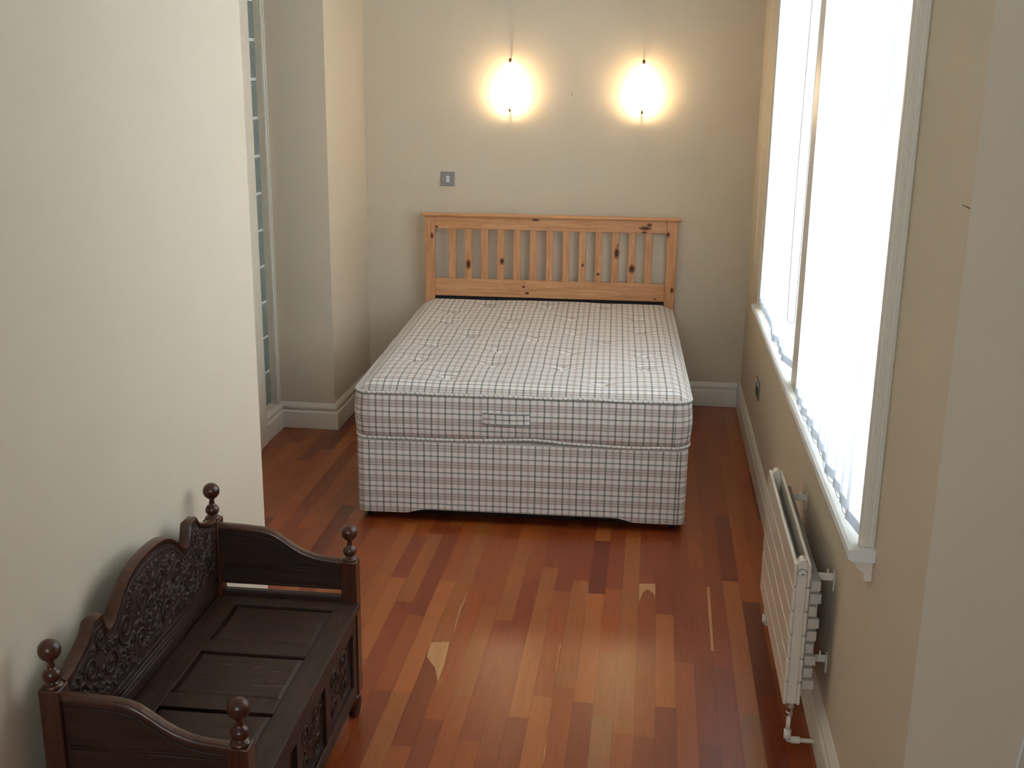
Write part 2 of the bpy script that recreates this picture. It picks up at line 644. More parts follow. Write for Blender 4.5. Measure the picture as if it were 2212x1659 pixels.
def skirting(name, path, side):
    """path: plan points; profile offset to the given side (+1 left of travel)"""
    bm = bmesh.new()
    n = len(path)
    P = [Vector((p[0], p[1])) for p in path]
    rings = []
    for i in range(n):
        d1 = (P[i]-P[i-1]).normalized() if i else (P[1]-P[0]).normalized()
        d2 = (P[i+1]-P[i]).normalized() if i < n-1 else d1
        n1 = Vector((-d1.y, d1.x))*side
        n2 = Vector((-d2.y, d2.x))*side
        m = (n1+n2).normalized()
        k = 1/max(0.3, m.dot(n1))
        rings.append([bm.verts.new((P[i].x+m.x*k*a, P[i].y+m.y*k*a, b)) for a, b in PROF])
    for a, b in zip(rings, rings[1:]):
        for j in range(len(PROF)-1):
            bm.faces.new((a[j], a[j+1], b[j+1], b[j]))
    bm.faces.new(rings[0])
    bm.faces.new(rings[-1])
    return struct(name, bm, M_GLOSS, auto=50)


skirting('baseboard_right', [(RX, 2.03), (RX, BACK)], 1)
skirting('baseboard_back', [(RX-0.0201, BACK), (PIER_X+0.0201, BACK)], 1)
skirting('baseboard_left', [(PIER_X, BACK), (PIER_X, PIER_Y), (LX, PIER_Y), (LX, 5.254)], 1)

# window 1: casing, mullion, sill, sashes and panes
wd = bpy.data.objects.new('window_1', None)
COL.objects.link(wd)
wd['kind'] = 'structure'
MY0, MY1 = 3.77, 3.915
bm = bmesh.new()
CF = 0.505


def casing(bm, y0, y1, inner):
    box(bm, CF, RX, y0, y1, 0.80, 2.95)
    s = 0.012
    if inner > 0:     # raised outer edge lies at the low-y side
        box(bm, CF-0.003, CF, y0, y0+s, 0.80, 2.95)
    else:
        box(bm, CF-0.006, CF, y1-s, y1, 0.80, 2.95)


casing(bm, WY0-0.022, WY0, 1)
casing(bm, WY1, WY1+0.15, -1)
box(bm, CF, RX, WY0-0.022, WY1+0.15, WZ1, 2.95)
for x_ in (0.511, 0.520, 0.531):      # moulded steps on the side that faces the room
    box(bm, x_, x_+0.004, WY0-0.026, WY0-0.020, 0.80, 2.95)
link('casing', bm, M_GLOSS, wd, bevel=0.003)
link('mullion', boxm(CF, RX+0.17, MY0, MY1, 0.80, WZ1), M_GLOSS, wd, bevel=0.004)
bm = bmesh.new()
SN = 2.468
prof = [(0.475, 0.785), (0.478, 0.776), (0.488, 0.770), (RX+0.17, 0.770), (RX+0.17, 0.800), (0.486, 0.800), (0.478, 0.797)]
prism(bm, prof, 1, SN, 5.29)
link('sill', bm, M_WHITEPAINT, wd)
bm = bmesh.new()
prof = [(RX, 0.770), (0.497, 0.770), (0.497, 0.757), (0.505, 0.745), (0.520, 0.735), (0.522, 0.715), (RX, 0.715)]
prism(bm, prof, 1, SN+0.02, 5.27)
link('apron', bm, M_GLOSS, wd)
for y0, y1 in ((WY0, MY0), (MY1, WY1)):
    bm = bmesh.new()
    X0, X1 = RX+0.17, RX+0.22
    box(bm, X0, X1, y0, y0+0.05, 0.80, WZ1)
    box(bm, X0, X1, y1-0.05, y1, 0.80, WZ1)
    box(bm, X0, X1, y0+0.05, y1-0.05, 0.80, 0.87)
    box(bm, X0, X1, y0+0.05, y1-0.05, WZ1-0.05, WZ1)
    box(bm, X0, X1, y0+0.05, y1-0.05, 1.80, 1.84)
    fr_ = link('sash', bm, M_WHITEPAINT, wd, bevel=0.004)
    link('pane', boxm(RX+0.193, RX+0.197, y0+0.05, y1-0.05, 0.87, WZ1-0.05), M_GLASS, fr_)
# added window behind the camera, put in to supply daylight
w3 = bpy.data.objects.new('added_rear_window', None)
COL.objects.link(w3)
w3['kind'] = 'structure'
bm = bmesh.new()
a, b, c_, d_ = RW
for x0, x1, z0, z1 in ((a, a+0.06, c_, d_), (b-0.06, b, c_, d_), (a, b, c_, c_+0.06), (a, b, d_-0.06, d_), (-0.43, -0.37, c_, d_)):
    box(bm, x0, x1, REARY-0.08, REARY-0.03, z0, z1)
link('sash', bm, M_WHITEPAINT, w3)
link('pane', boxm(a+0.06, b-0.06, REARY-0.056, REARY-0.052, c_+0.06, d_-0.06), M_GLASS, w3)

# ------------------------------------------------------------------ vertical blinds


def blind(label, y0, y1, ang, n, pull_y, seed, z_low):
    rnd = random.Random(seed)
    root = thing('vertical_blind', label, 'blind', (0.501, (y0+y1)/2, z_low), 0, 'white vertical blinds at the window')
    ox, oy, oz = root.location
    link('headrail', boxm(-0.018, 0.02, y0-oy, y1-oy, WZ1-0.05-oz, WZ1-oz), M_PLASTIC, root, bevel=0.003)
    step = (y1-y0-0.11)/(n-1)
    W = 0.127/2
    cs = []
    for k in range(n):
        yc = y0+0.055+k*step-oy
        a = ang+(rnd.uniform(-R(9), R(9)) if pull_y > 5 else rnd.uniform(-R(6), R(4)))
        dx, dy = math.sin(a), math.cos(a)
        bm = bmesh.new()
        zs = [0.0, 0.03, 0.06, 0.4, 0.8, 1.2, 1.6, WZ1-0.05-oz]
        rows = []
        ph = rnd.uniform(0, 6)
        for z in zs:
            row = []
            for q in range(5):
                u = -1+q*0.5
                bow = 0.004*(1-u*u)+0.002*math.sin(z*3+ph)
                row.append(bm.verts.new((dx*u*W+dy*bow, yc+dy*u*W-dx*bow, z)))
            rows.append(row)
        for r0, r1 in zip(rows, rows[1:]):
            for q in range(4):
                bm.faces.new((r0[q], r0[q+1], r1[q+1], r1[q]))
        o = link('slat', bm, M_BLIND, root, smooth=True)
        bm = bmesh.new()
        p = Vector((dx*W*0.9, dy*W*0.9))
        prism(bm, [(-p.x-0.0015*dy, yc-p.y+0.0015*dx), (p.x-0.0015*dy, yc+p.y+0.0015*dx), (p.x+0.0015*dy, yc+p.y-0.0015*dx), (-p.x+0.0015*dy, yc-p.y-0.0015*dx)], 2, 0.002, 0.028)
        link('weight', bm, M_BLIND, o)
        cs.append((yc, dx, dy))
    # bead chain linking the slat bottoms on the room side
    for side in (-1, 1):
        bm = bmesh.new()
        pts = []
        for i, (yc, dx, dy) in enumerate(cs):
            p = (dx*W*0.9*side, yc+dy*W*0.9*side, 0.012)
            if pts:
                q = pts[-1]
                for t_ in (0.25, 0.5, 0.75):
                    pts.append((q[0]+(p[0]-q[0])*t_, q[1]+(p[1]-q[1])*t_, 0.012-0.014*math.sin(PI*t_)))
            pts.append(p)
        tube(bm, pts, 0.0013, 6)
        link('bead_chain', bm, M_PLASTIC, root, smooth=True)
    # pull cord loop
    bm = bmesh.new()
    pts = []
    z_end = 1.0 if pull_y > 5 else 1.02
    x0 = 0.482
    top = WZ1-0.06
    for i in range(25):
        t_ = i/24
        z = top+(z_end-top)*t_
        pts.append((x0-0.012*math.sin(PI*t_*0.9)*t_-ox, pull_y-oy, z-oz))
    lx, ly, lz = pts[-1]
    for i in range(1, 9):
        a = PI*i/8
        pts.append((lx+0.012*(1-math.cos(a)), ly-0.01, lz-0.012*math.sin(a)))
    for i in range(1, 20):
        t_ = i/19
        pts.append((lx+0.024+0.006*t_, ly-0.01, lz+(top-oz-lz)*t_))
    tube(bm, pts, 0.0016, 6)
    link('pull_cord', bm, M_PLASTIC, root, smooth=True)
    return root


blind('white vertical blind over the far half of the window, nearer the bed head', 3.975, 5.125, R(-8), 11, 5.30, 3, 0.832)
blind('white vertical blind over the near half of the window, above the radiator', 2.505, 3.695, R(-8), 11, 3.93, 5, 0.814)

# ------------------------------------------------------------------ radiator
RF, RY0, RY1, RZ0, RZ1 = 0.420, 2.875, 3.620, 0.150, 0.578
rad = thing('radiator', 'cream flat tube panel radiator fixed below the window', 'radiator', (RF, RY0, 0.0))
rt_ = Vector((RF, RY0, 0))


def R_(x0, x1, y0, y1, z0, z1):
    return boxm(x0, x1, y0, y1, z0, z1)


nb = 6
h = (RZ1-RZ0)/nb
for layer, xo in ((0, 0.0), (1, 0.036)):
    for k in range(nb):
        bm = boxm(xo, xo+0.010, 0, RY1-RY0, RZ0+k*h+0.0015, RZ0+(k+1)*h-0.0015)
        link('flat_tube', bm, M_RAD, rad, bevel=0.004, segs=3, auto=40)
for y0, y1 in ((0.004, 0.036), (RY1-RY0-0.036, RY1-RY0-0.004)):
    bm = bmesh.new()
    prof = [(0.010, RZ0+0.004), (0.036, RZ0+0.004), (0.036, RZ1-0.004), (0.031, RZ1+0.006), (0.023, RZ1+0.010), (0.015, RZ1+0.006), (0.010, RZ1-0.004)]
    prism(bm, prof, 1, y0, y1)
    link('header', bm, M_RAD, rad, bevel=0.002)
# air vent plug
bm = bmesh.new()
lathe(bm, [(0.0118, 0), (0.0118, 0.002), (0.0095, 0.002), (0.0095, 0.0006), (0.0085, 0.0006), (0.0085, 0.004), (0.006, 0.0055), (0, 0.0055)], seg=20)
bmesh.ops.rotate(bm, cent=(0, 0, 0), matrix=Matrix.Rotation(PI/2, 3, 'X'), verts=bm.verts)
bmesh.ops.translate(bm, vec=(0.023, 0.004, RZ1-0.03), verts=bm.verts)
pr_ = bmesh.new()
tube(pr_, [(0.023+0.0118*math.cos(2*PI*k/24), 0.0035, RZ1-0.03+0.0118*math.sin(2*PI*k/24)) for k in range(24)], 0.0012, 6, True)
link('recess_shade_ring', pr_, M_DARKMET, rad, smooth=True)  # dark ring painted in for the shade of the recess round the plug
pl = link('vent_plug', bm, M_PLASTIC, rad, auto=40)
bm = bmesh.new()
lathe(bm, [(0.0022, 0), (0.0022, 0.002), (0, 0.002)], seg=10)
bmesh.ops.rotate(bm, cent=(0, 0, 0), matrix=Matrix.Rotation(PI/2, 3, 'X'), verts=bm.verts)
bmesh.ops.translate(bm, vec=(0.0235, -0.0012, RZ1-0.031), verts=bm.verts)
link('plug_screw', bm, M_BLACKP, pl)
# convector fins: a corrugated strip between and behind the tubes


def fins(x0, x1, z0, z1, y0, y1, pitch=0.012):
    bm = bmesh.new()
    y = y0
    pts = []
    s = 0
    while y < y1:
        pts.append((x0 if s % 4 in (0, 3) else x1, y))
        if s % 2 == 1:
            y += pitch/2
        s += 1
    A = [bm.verts.new((p[0], p[1], z0)) for p in pts]
    B = [bm.verts.new((p[0], p[1], z1)) for p in pts]
    for i in range(len(pts)-1):
        bm.faces.new((A[i], A[i+1], B[i+1], B[i]))
    return bm


link('convector_fins', fins(0.012, 0.028, RZ0+0.05, RZ1-0.045, 0.045, 0.70), M_FIN, rad)
bm = fins(0.050, 0.072, RZ0+0.06, RZ1-0.05, 0.015, 0.73)
box(bm, 0.0465, 0.0495, 0.01, 0.735, RZ0+0.03, RZ1-0.03)
box(bm, 0.0705, 0.0725, 0.02, 0.725, RZ0+0.24, RZ1-0.06)
box(bm, 0.0705, 0.0725, 0.02, 0.725, RZ0+0.06, RZ0+0.16)
link('rear_convector', bm, M_FIN, rad)
for k in range(9):      # stepped ends of the rear ribs, seen at the near end
    z0 = RZ0+0.055+k*0.037
    d = (0.022, 0.016, 0.022, 0.012, 0.018, 0.022, 0.012, 0.022, 0.018)[k]
    bm = boxm(0.0475, 0.0475+d+0.008, -0.002, 0.014, z0, z0+0.027)
    link('rib_end', bm, M_FIN, rad, bevel=0.001)
for y in (0.06, 0.66):
    for z in (RZ0+0.10, RZ1-0.08):
        bm = bmesh.new()
        box(bm, 0.073, RX-RF-0.004, y, y+0.004, z+0.008, z+0.03)
        box(bm, RX-RF-0.004, RX-RF, y-0.008, y+0.012, z-0.02, z+0.035)
        box(bm, 0.096, 0.101, y, y+0.004, z+0.03, z+0.042)
        link('wall_bracket', bm, M_RAD, rad, bevel=0.001)
# valve, tail pipe, elbow into the wall at the near end; a second valve at the far end
for yv in (0.022, RY1-RY0-0.022):
    bm = bmesh.new()
    lathe(bm, [(0.0085, 0.118), (0.0085, 0.112), (0.011, 0.108), (0.011, 0.098), (0.0085, 0.094), (0.0085, 0.086), (0.010, 0.084), (0.010, 0.074), (0.006, 0.070)], 0.023, yv, 12)
    bmesh.ops.scale(bm, vec=(1, 1, 1), verts=bm.verts)
    bmesh.ops.translate(bm, vec=(0, 0, 0.034), verts=bm.verts)
    link('valve', bm, M_CHROME, rad, auto=35)
    bm = bmesh.new()
    zf = 0.030
    tube(bm, [(0.023, yv, 0.106), (0.023, yv, 0.055)], 0.0065, 12)
    tube(bm, [(0.023, yv, 0.062), (0.023, yv, 0.042), (0.023, yv, 0.034)], 0.0105, 12)
    tube(bm, [(0.023, yv, 0.046), (0.023, yv, 0.036), (0.026, yv, 0.031), (0.036, yv, zf)], 0.009, 12)
    tube(bm, [(0.034, yv, zf), (0.058, yv, zf)], 0.0105, 12)
    tube(bm, [(0.056, yv, zf), (RX-RF-0.019, yv, zf)], 0.0065, 12)
    link('supply_pipe', bm, M_RAD, rad, smooth=True)

# ------------------------------------------------------------------ bed
BR = R(2.0)
BL = Vector((-1.175, 4.355, 0))
BWD, BLN = 1.365, 1.845


def rrect(w, l, r, n=10):
    """rounded rectangle outline, ccw from the front left corner, with arc lengths"""
    pts = []
    for cx, cy, a0 in ((w-r, r, -PI/2), (w-r, l-r, 0), (r, l-r, PI/2), (r, r, PI)):
        for i in range(n+1):
            a = a0+PI/2*i/n
            pts.append((cx+r*math.cos(a), cy+r*math.sin(a)))
    return pts


def densify(pts, step=0.04):
    out = []
    n = len(pts)
    for i in range(n):
        a, b = Vector(pts[i]), Vector(pts[(i+1) % n])
        d = (b-a).length
        m = max(1, int(d/step))
        for k in range(m):
            out.append(tuple(a+(b-a)*k/m))
    return out


def divan():
    root = thing('divan_base', 'plaid covered divan base on castors under the tartan mattress', 'bed base', BL, BR)
    bm = bmesh.new()
    uv = bm.loops.layers.uv.new('UVMap')
    out = densify(rrect(BWD, BLN-0.01, 0.035, 6), 0.03)
    n = len(out)
    ztop = 0.355

    def zb(p):     # lower hem rises between the castors on every side
        x, y = p
        if y < 0.05:
            d = min(x, BWD-x)
        elif y > BLN-0.06:
            d = min(x, BWD-x)
        else:
            d = min(y, BLN-y)
        t_ = min(1, max(0, (d-0.20)/0.09))
        return 0.040+0.018*t_*t_*(3-2*t_)
    zs = [0, 0.25, 0.5, 0.75, 1.0]
    rows = []
    for k, f in enumerate(zs):
        row = []
        for p in out:
            z = zb(p)*(1-f)+ztop*f
            row.append(bm.verts.new((p[0], p[1], z)))
        rows.append(row)
    s = [0.0]
    for i in range(n):
        a, b = Vector(out[i]), Vector(out[(i+1) % n])
        s.append(s[-1]+(b-a).length)
    for a, b in zip(rows, rows[1:]):
        for i in range(n):
            j = (i+1) % n
            f = bm.faces.new((a[i], a[j], b[j], b[i]))
            for lp, u in zip(f.loops, (s[i], s[i+1], s[i+1], s[i])):
                lp[uv].uv = (u+0.01, lp.vert.co.z)
    # rolled top edge then flat cream top
    rr = [[bm.verts.new((q.co.x+(BWD/2-q.co.x)*e, q.co.y+(BLN/2-q.co.y)*e, z)) for q in rows[-1]] for e, z in ((0.006, 0.362), (0.02, 0.365))]
    prev = rows[-1]
    for row in rr:
        for i in range(n):
            j = (i+1) % n
            f = bm.faces.new((prev[i], prev[j], row[j], row[i]))
            f.material_index = 1
        prev = row
    f = bm.faces.new(prev)
    f.material_index = 1
    f = bm.faces.new(rows[0][::-1])
    f.material_index = 2
    me = bpy.data.meshes.new('upholstered_body')
    bm.normal_update()
    bm.to_mesh(me)
    bm.free()
    for m in (M_PLAID, M_CREAMCLOTH, M_DARK):
        me.materials.append(m)
    o = bpy.data.objects.new('upholstered_body', me)
    COL.objects.link(o)
    o.parent = root
    for p in me.polygons:
        p.use_smooth = True
    me.set_sharp_from_angle(angle=R(40))
    for x, y in ((0.045, 0.06), (BWD-0.05, 0.06), (0.045, BLN-0.1), (BWD-0.05, BLN-0.1)):
        bm = bmesh.new()
        lathe(bm, [(0.019, -0.010), (0.0205, -0.006), (0.0205, 0.006), (0.019, 0.010)], seg=20)
        bmesh.ops.rotate(bm, cent=(0, 0, 0), matrix=Matrix.Rotation(PI/2, 3, 'Y'), verts=bm.verts)
        bmesh.ops.translate(bm, vec=(x, y, 0.0205), verts=bm.verts)
        cst = link('castor', bm, M_BLACKP, root, auto=40)
        bm = bmesh.new()
        box(bm, x+0.011, x+0.014, y-0.01, y+0.01, 0.015, 0.045)
        box(bm, x-0.014, x-0.011, y-0.01, y+0.01, 0.015, 0.045)
        box(bm, x-0.014, x+0.014, y-0.012, y+0.012, 0.043, 0.047)
        link('castor_fork', bm, M_CHROME, cst)
    return root


divan()

TUFTS = [(0.361, 0.16), (1.004, 0.162), (0.68, 0.165), (0.196, 0.433), (0.525, 0.418), (0.833, 0.391), (1.186, 0.416),
         (0.214, 0.70), (0.531, 0.653), (0.845, 0.646), (1.192, 0.644), (0.377, 0.901), (0.683, 0.874), (1.01, 0.89),
         (0.219, 1.191), (0.538, 1.129), (0.854, 1.07), (1.183, 1.117), (0.21, 1.452), (0.526, 1.332), (0.836, 1.377),
         (1.181, 1.411), (0.371, 1.67), (0.696, 1.629), (1.006, 1.675)]
TUFTS.remove((0.68, 0.165))


def mattress():
    W, L, r = 1.372, 1.85, 0.065
    zb, zt = 0.372, 0.562
    root = thing('mattress', 'tufted double mattress in cream and grey plaid ticking on the divan', 'mattress', BL+Vector((-0.003, -0.006, 0)), BR)

    def topz(x, y, e):
        crown = 0.040*(1-(1-min(e/0.11, 1))**2.4)
        z = zt+crown
        z += 0.006*math.sin(x*5.1+y*2.3)*math.sin(y*4.2+0.6)*min(e/0.2, 1)
        for tx, ty in TUFTS:
            d = math.hypot((x-tx), (y-ty))
            if d < 0.3:
                z -= 0.017*math.exp(-(d/0.026)**2)+0.013*math.exp(-(d/0.085)**2)
                # short pull creases running from the tuft
                ang = math.atan2(y-ty, x-tx)
                z -= 0.0055*math.exp(-((d-0.040)/0.03)**2)*max(0, math.cos(4*ang+tx*9))
        return z
    bm = bmesh.new()
    uv = bm.loops.layers.uv.new('UVMap')
    NX, NY = 110, 148
    g = []
    for j in range(NY+1):
        row = []
        for i in range(NX+1):
            # finer sampling everywhere, corners rounded
            x, y = W*i/NX, L*j/NY
            cx = min(max(x, r), W-r)
            cy = min(max(y, r), L-r)
            dx, dy = x-cx, y-cy
            if abs(dx) > 1e-9 and abs(dy) > 1e-9:
                m = max(abs(dx), abs(dy))
                hyp = math.hypot(dx, dy)
                dx, dy = dx*m/hyp, dy*m/hyp
                e = r-m
            else:
                e = min(x, W-x, y, L-y)
            e = max(e, 0)
            row.append(bm.verts.new((cx+dx, cy+dy, topz(cx+dx, cy+dy, e))))
        g.append(row)
    for j in range(NY):
        for i in range(NX):
            f = bm.faces.new((g[j][i], g[j][i+1], g[j+1][i+1], g[j+1][i]))
            for lp in f.loops:
                c = lp.vert.co
                lp[uv].uv = (c.x+0.01, c.y*1.0+0.03)
    top = link('top_panel', bm, M_PLAID, root, smooth=True)
    # border
    rim = [v for v in densify(rrect(W, L, r, 8), 0.02)]
    n = len(rim)
    s = [0.0]
    for i in range(n):
        s.append(s[-1]+(Vector(rim[(i+1) % n])-Vector(rim[i])).length)

    def zbot(p):
        x, y = p
        if y < 0.1:
            return zb+0.010*math.exp(-((x-0.74)/0.10)**2)-0.003*math.sin(x*7)
        return zb+0.003*math.sin(x*6+y*5)
    bm = bmesh.new()
    uv = bm.loops.layers.uv.new('UVMap')
    rows = []
    for k in range(7):
        f = k/6
        row = []
        for p in rim:
            b = 0.009*math.sin(PI*f)
            nx, ny = p[0]-W/2, p[1]-L/2
            cx = min(max(p[0], r), W-r)
            cy = min(max(p[1], r), L-r)
            d = Vector((p[0]-cx, p[1]-cy))
            d = d.normalized() if d.length > 1e-6 else Vector((0, 0))
            z0 = zbot(p)
            row.append(bm.verts.new((p[0]+d.x*b, p[1]+d.y*b, z0+(zt-z0)*f+0.0015*math.sin(s[rim.index(p)]*23)*math.sin(PI*f))))
        rows.append(row)
    for a, b in zip(rows, rows[1:]):
        for i in range(n):
            j = (i+1) % n
            f = bm.faces.new((a[i], a[j], b[j], b[i]))
            for lp, u in zip(f.loops, (s[i], s[i+1], s[i+1], s[i])):
                lp[uv].uv = (u+0.015, lp.vert.co.z+0.02)
    f = bm.faces.new(rows[0][::-1])
    link('border', bm, M_PLAID, root, smooth=True)
    for z_of, nm in ((lambda p: zt+0.001, 'piping'), (zbot, 'piping')):
        bm = bmesh.new()
        uvp = bm.loops.layers.uv.new('UVMap')
        tube(bm, [(p[0], p[1], z_of(p)+0.0012*math.sin(i*0.35)) for i, p in enumerate(rim)], 0.006, 8, True)
        bm.normal_update()
        for f in bm.faces:
            for lp in f.loops:
                c = lp.vert.co
                lp[uvp].uv = (c.x+c.y*1.3, 0.01)
        link(nm, bm, M_PIPING, root, smooth=True)
    # strap handles, one on the foot end and one on each side

    def handle(cx, cy, horiz_x):
        bm = bmesh.new()
        uvh = bm.loops.layers.uv.new('UVMap')
        Lh, Hh = 0.190, 0.044
        zc = 0.472
        pts = []
        N = 16
        A, B, C, D = [], [], [], []
        for i in range(N+1):
            f = i/N
            off = 0.010+0.009*math.sin(PI*f)**0.6
            u = (f-0.5)*Lh
            for lst, o_, zz_ in ((A, off, -Hh/2), (B, off, Hh/2), (C, off-0.0025, Hh/2), (D, off-0.0025, -Hh/2)):
                if horiz_x == 0:
                    lst.append(bm.verts.new((cx+u, cy-o_, zc+zz_)))
                else:
                    lst.append(bm.verts.new((cx+o_*horiz_x, cy+u, zc+zz_)))
        for i in range(N):
            for P_, Q_ in ((A, B), (B, C), (C, D), (D, A)):
                bm.faces.new((P_[i], P_[i+1], Q_[i+1], Q_[i]))
        bm.faces.new((A[0], B[0], C[0], D[0]))
        bm.faces.new((A[-1], D[-1], C[-1], B[-1]))
        for f in bm.faces:
            for lp in f.loops:
                c = lp.vert.co
                lp[uvh].uv = ((c.x if horiz_x == 0 else c.y)+0.004, c.z+0.035)
        hnd = link('carry_handle', bm, M_PLAID, root, auto=40)
        bm = bmesh.new()
        for zz_ in (-Hh/2, Hh/2):
            pts = []
            for i in range(N+1):
                f = i/N
                off = 0.011+0.009*math.sin(PI*f)**0.6
                u = (f-0.5)*Lh
                pts.append((cx+u, cy-off, zc+zz_) if horiz_x == 0 else (cx+off*horiz_x, cy+u, zc+zz_))
            tube(bm, pts, 0.0022, 6)
        link('handle_piping', bm, M_GREENPIPE, hnd, smooth=True)
    handle(0.628, 0.0, 0)
    handle(W, 0.55, 1)
    handle(0.0, 0.55, -1)
    # wool tufts
    for tx, ty in TUFTS:
        bm = bmesh.new()
        z = topz(tx, ty, 0.15)
        lathe(bm, [(0.006, z-0.001), (0.014, z+0.001), (0.0155, z+0.005), (0.010, z+0.008), (0, z+0.0085)], tx, ty, 14)
        link('tuft', bm, M_TUFT, root, smooth=True)


mattress()


def headboard():
    root = thing('headboard', 'pine slatted headboard with knots behind the mattress, against the back wall', 'headboard', BL, BR)
    y0, y1 = 1.852, 1.884       # posts
    xl, xr = -0.012, 1.382
    pw = 0.056

    def knots(bm, spots, yf):
        for x, z, rx, rz_, halo in spots:
            for sc, mi, e in ((1.7, 2, 0.0003), (1.0, 1, 0.0007)) if halo else ((1.0, 1, 0.0007),):
                vs = [bm.verts.new((x+rx*sc*math.cos(2*PI*k/16), yf-e, z+rz_*sc*math.sin(2*PI*k/16))) for k in range(16)]
                bm.faces.new(vs).material_index = mi

    def piece(name, m, x0, x1, ya, yb, z0, z1, spots=(), bev=0.003):
        bm = boxm(x0, x1, ya, yb, z0, z1)
        o = link(name, bm, [m], root, bevel=bev, auto=40)
        if spots:
            bm = bmesh.new()
            knots(bm, spots, ya)
            k = link('knot', bm, [m, M_KNOT, M_KNOT2], o)
        return o
    piece('post', M_PINE_Z, xl, xl+pw, y0, y1, 0.12, 1.045, [(0.030, 0.935, 0.006, 0.012, 1)])
    piece('post', M_PINE_Z, xr-pw, xr, y0, y1, 0.12, 1.045, [(xr-0.052, 0.972, 0.007, 0.010, 1), (xr-0.016, 0.665, 0.006, 0.010, 1)])
    ya, yb = y0+0.006, y1-0.004
    piece('cap_rail', M_PINE_X, xl-0.018, xr+0.018, y0-0.018, y1+0.004, 1.045, 1.061, bev=0.006)
    x0, x1 = xl+pw, xr-pw
    piece('top_rail', M_PINE_X, x0, x1, ya, yb, 0.975, 1.045,
          [(x0+0.012, 0.985, 0.008, 0.005, 0), (x1-0.120, 1.003, 0.022, 0.007, 1), (x1-0.098, 1.022, 0.009, 0.006, 1), (x0+0.56, 1.034, 0.014, 0.004, 1),
           (x1-0.125, 0.981, 0.016, 0.004, 0)])
    piece('bottom_rail', M_PINE_X, x0, x1, ya, yb, 0.597, 0.697,
          [(x0+0.500, 0.660, 0.006, 0.004, 1), (x0+0.520, 0.624, 0.008, 0.005, 1), (x1-0.05, 0.612, 0.008, 0.004, 0)])
    n = 13
    pitch = 0.0905
    c0 = (x0+x1)/2-pitch*6
    kn = {1: [(0.0, 0.778, 0.009, 0.018, 1)], 3: [(0.008, 0.800, 0.008, 0.012, 1)], 8: [(0.004, 0.790, 0.005, 0.006, 1)], 9: [(0.0, 0.742, 0.007, 0.005, 1)],
          10: [(0.008, 0.862, 0.009, 0.020, 1), (0.012, 0.905, 0.003, 0.010, 0)], 11: [(0.004, 0.775, 0.011, 0.016, 1)]}
    for k in range(n):
        c = c0+k*pitch
        piece('slat', M_PINE_Z, c-0.0195, c+0.0195, ya+0.005, yb-0.005, 0.692, 0.980, [(c+a, b, d, e, f) for a, b, d, e, f in kn.get(k, [])], 0.002)
    piece('gap_shade_sheet', M_DARK, x0, x1, y1-0.012, y1-0.004, 0.40, 0.600)  # near-black sheet stands in for the shade in the gap below the rail
    return root


headboard()

# ------------------------------------------------------------------ wall lamps


def wall_lamp(x, label):
    zt_, zb_ = 1.885, 1.612
    root = thing('wall_lamp', label, 'wall lamp', (x, BACK, (zt_+zb_)/2), 0, 'pair of lit wall lamps above the bed')
    H2 = (zt_-zb_)/2
    bm = bmesh.new()
    NU, NV = 14, 28
    rows = []
    for j in range(NV+1):
        v_ = -1+2*j/NV
        # almond outline, widest a little below the middle
        wv = (1-abs(v_)**1.9)**0.9
        wv = 0.056*wv*(1-0.18*v_)
        row = []
        for i in range(NU+1):
            u = -1+2*i/NU
            depth = 0.030+0.058*(1-v_*v_)
            y = -(depth-0.030*(u*u)*(wv/0.056))
            row.append(bm.verts.new((wv*u*1.0, y, v_*H2)))
        rows.append(row)
    inner = [[bm.verts.new(v.co+Vector((0, 0.004, 0))) for v in row] for row in rows]
    for j in range(NV):
        for i in range(NU):
            bm.faces.new((rows[j][i], rows[j][i+1], rows[j+1][i+1], rows[j+1][i]))
            f = bm.faces.new((inner[j][i], inner[j+1][i], inner[j+1][i+1], inner[j][i+1]))
            f.material_index = 1
        for i in (0, NU):
            f = bm.faces.new((rows[j][i], rows[j+1][i], inner[j+1][i], inner[j][i]))
            f.material_index = 1
    bmesh.ops.dissolve_degenerate(bm, dist=1e-5, edges=bm.edges)
    link('lamp_shade', bm, [M_OPAL, M_OPALIN], root, smooth=True)
    # metal clips at the two tips, reaching back to the wall
    for s_ in (1, -1):
        bm = bmesh.new()
        z = s_*(H2-0.004)
        k = 1.0 if s_ > 0 else 0.7
        tube(bm, [(0, -0.040, z-s_*0.022*k), (0, -0.044, z-s_*0.010), (0, -0.040, z+s_*0.004)], lambda i: (0.003, 0.0085, 0.008)[i]*k, 10)
        tube(bm, [(0, -0.040, z), (0, -0.002, z)], 0.004, 8)
        link('tip_clip', bm, M_BRASS, root, smooth=True)
    bm = boxm(-0.015, 0.015, -0.012, -0.0005, -0.03, 0.05)
    bp = link('back_plate', bm, M_BRASS, root, bevel=0.003)
    bm = bmesh.new()
    lathe(bm, [(0, -0.085), (0.009, -0.081), (0.013, -0.068), (0.012, -0.050), (0.009, -0.040), (0.009, -0.02), (0, -0.02)], 0, -0.036, 14)
    b = link('bulb', bm, M_BULB, root, smooth=True)
    l = bpy.data.lights.new('lamp_light', 'POINT')
    l.energy = 3.8
    l.color = (1.0, 0.74, 0.44)
    l.shadow_soft_size = 0.016
    lo = bpy.data.objects.new('lamp_light', l)
    COL.objects.link(lo)
    lo.parent = root
    lo.location = (0, -0.050, -0.062)
    return root


wall_lamp(-0.790, 'left of the two lit almond wall lamps above the bed')
wall_lamp(-0.080, 'right of the two lit almond wall lamps, nearer the window')

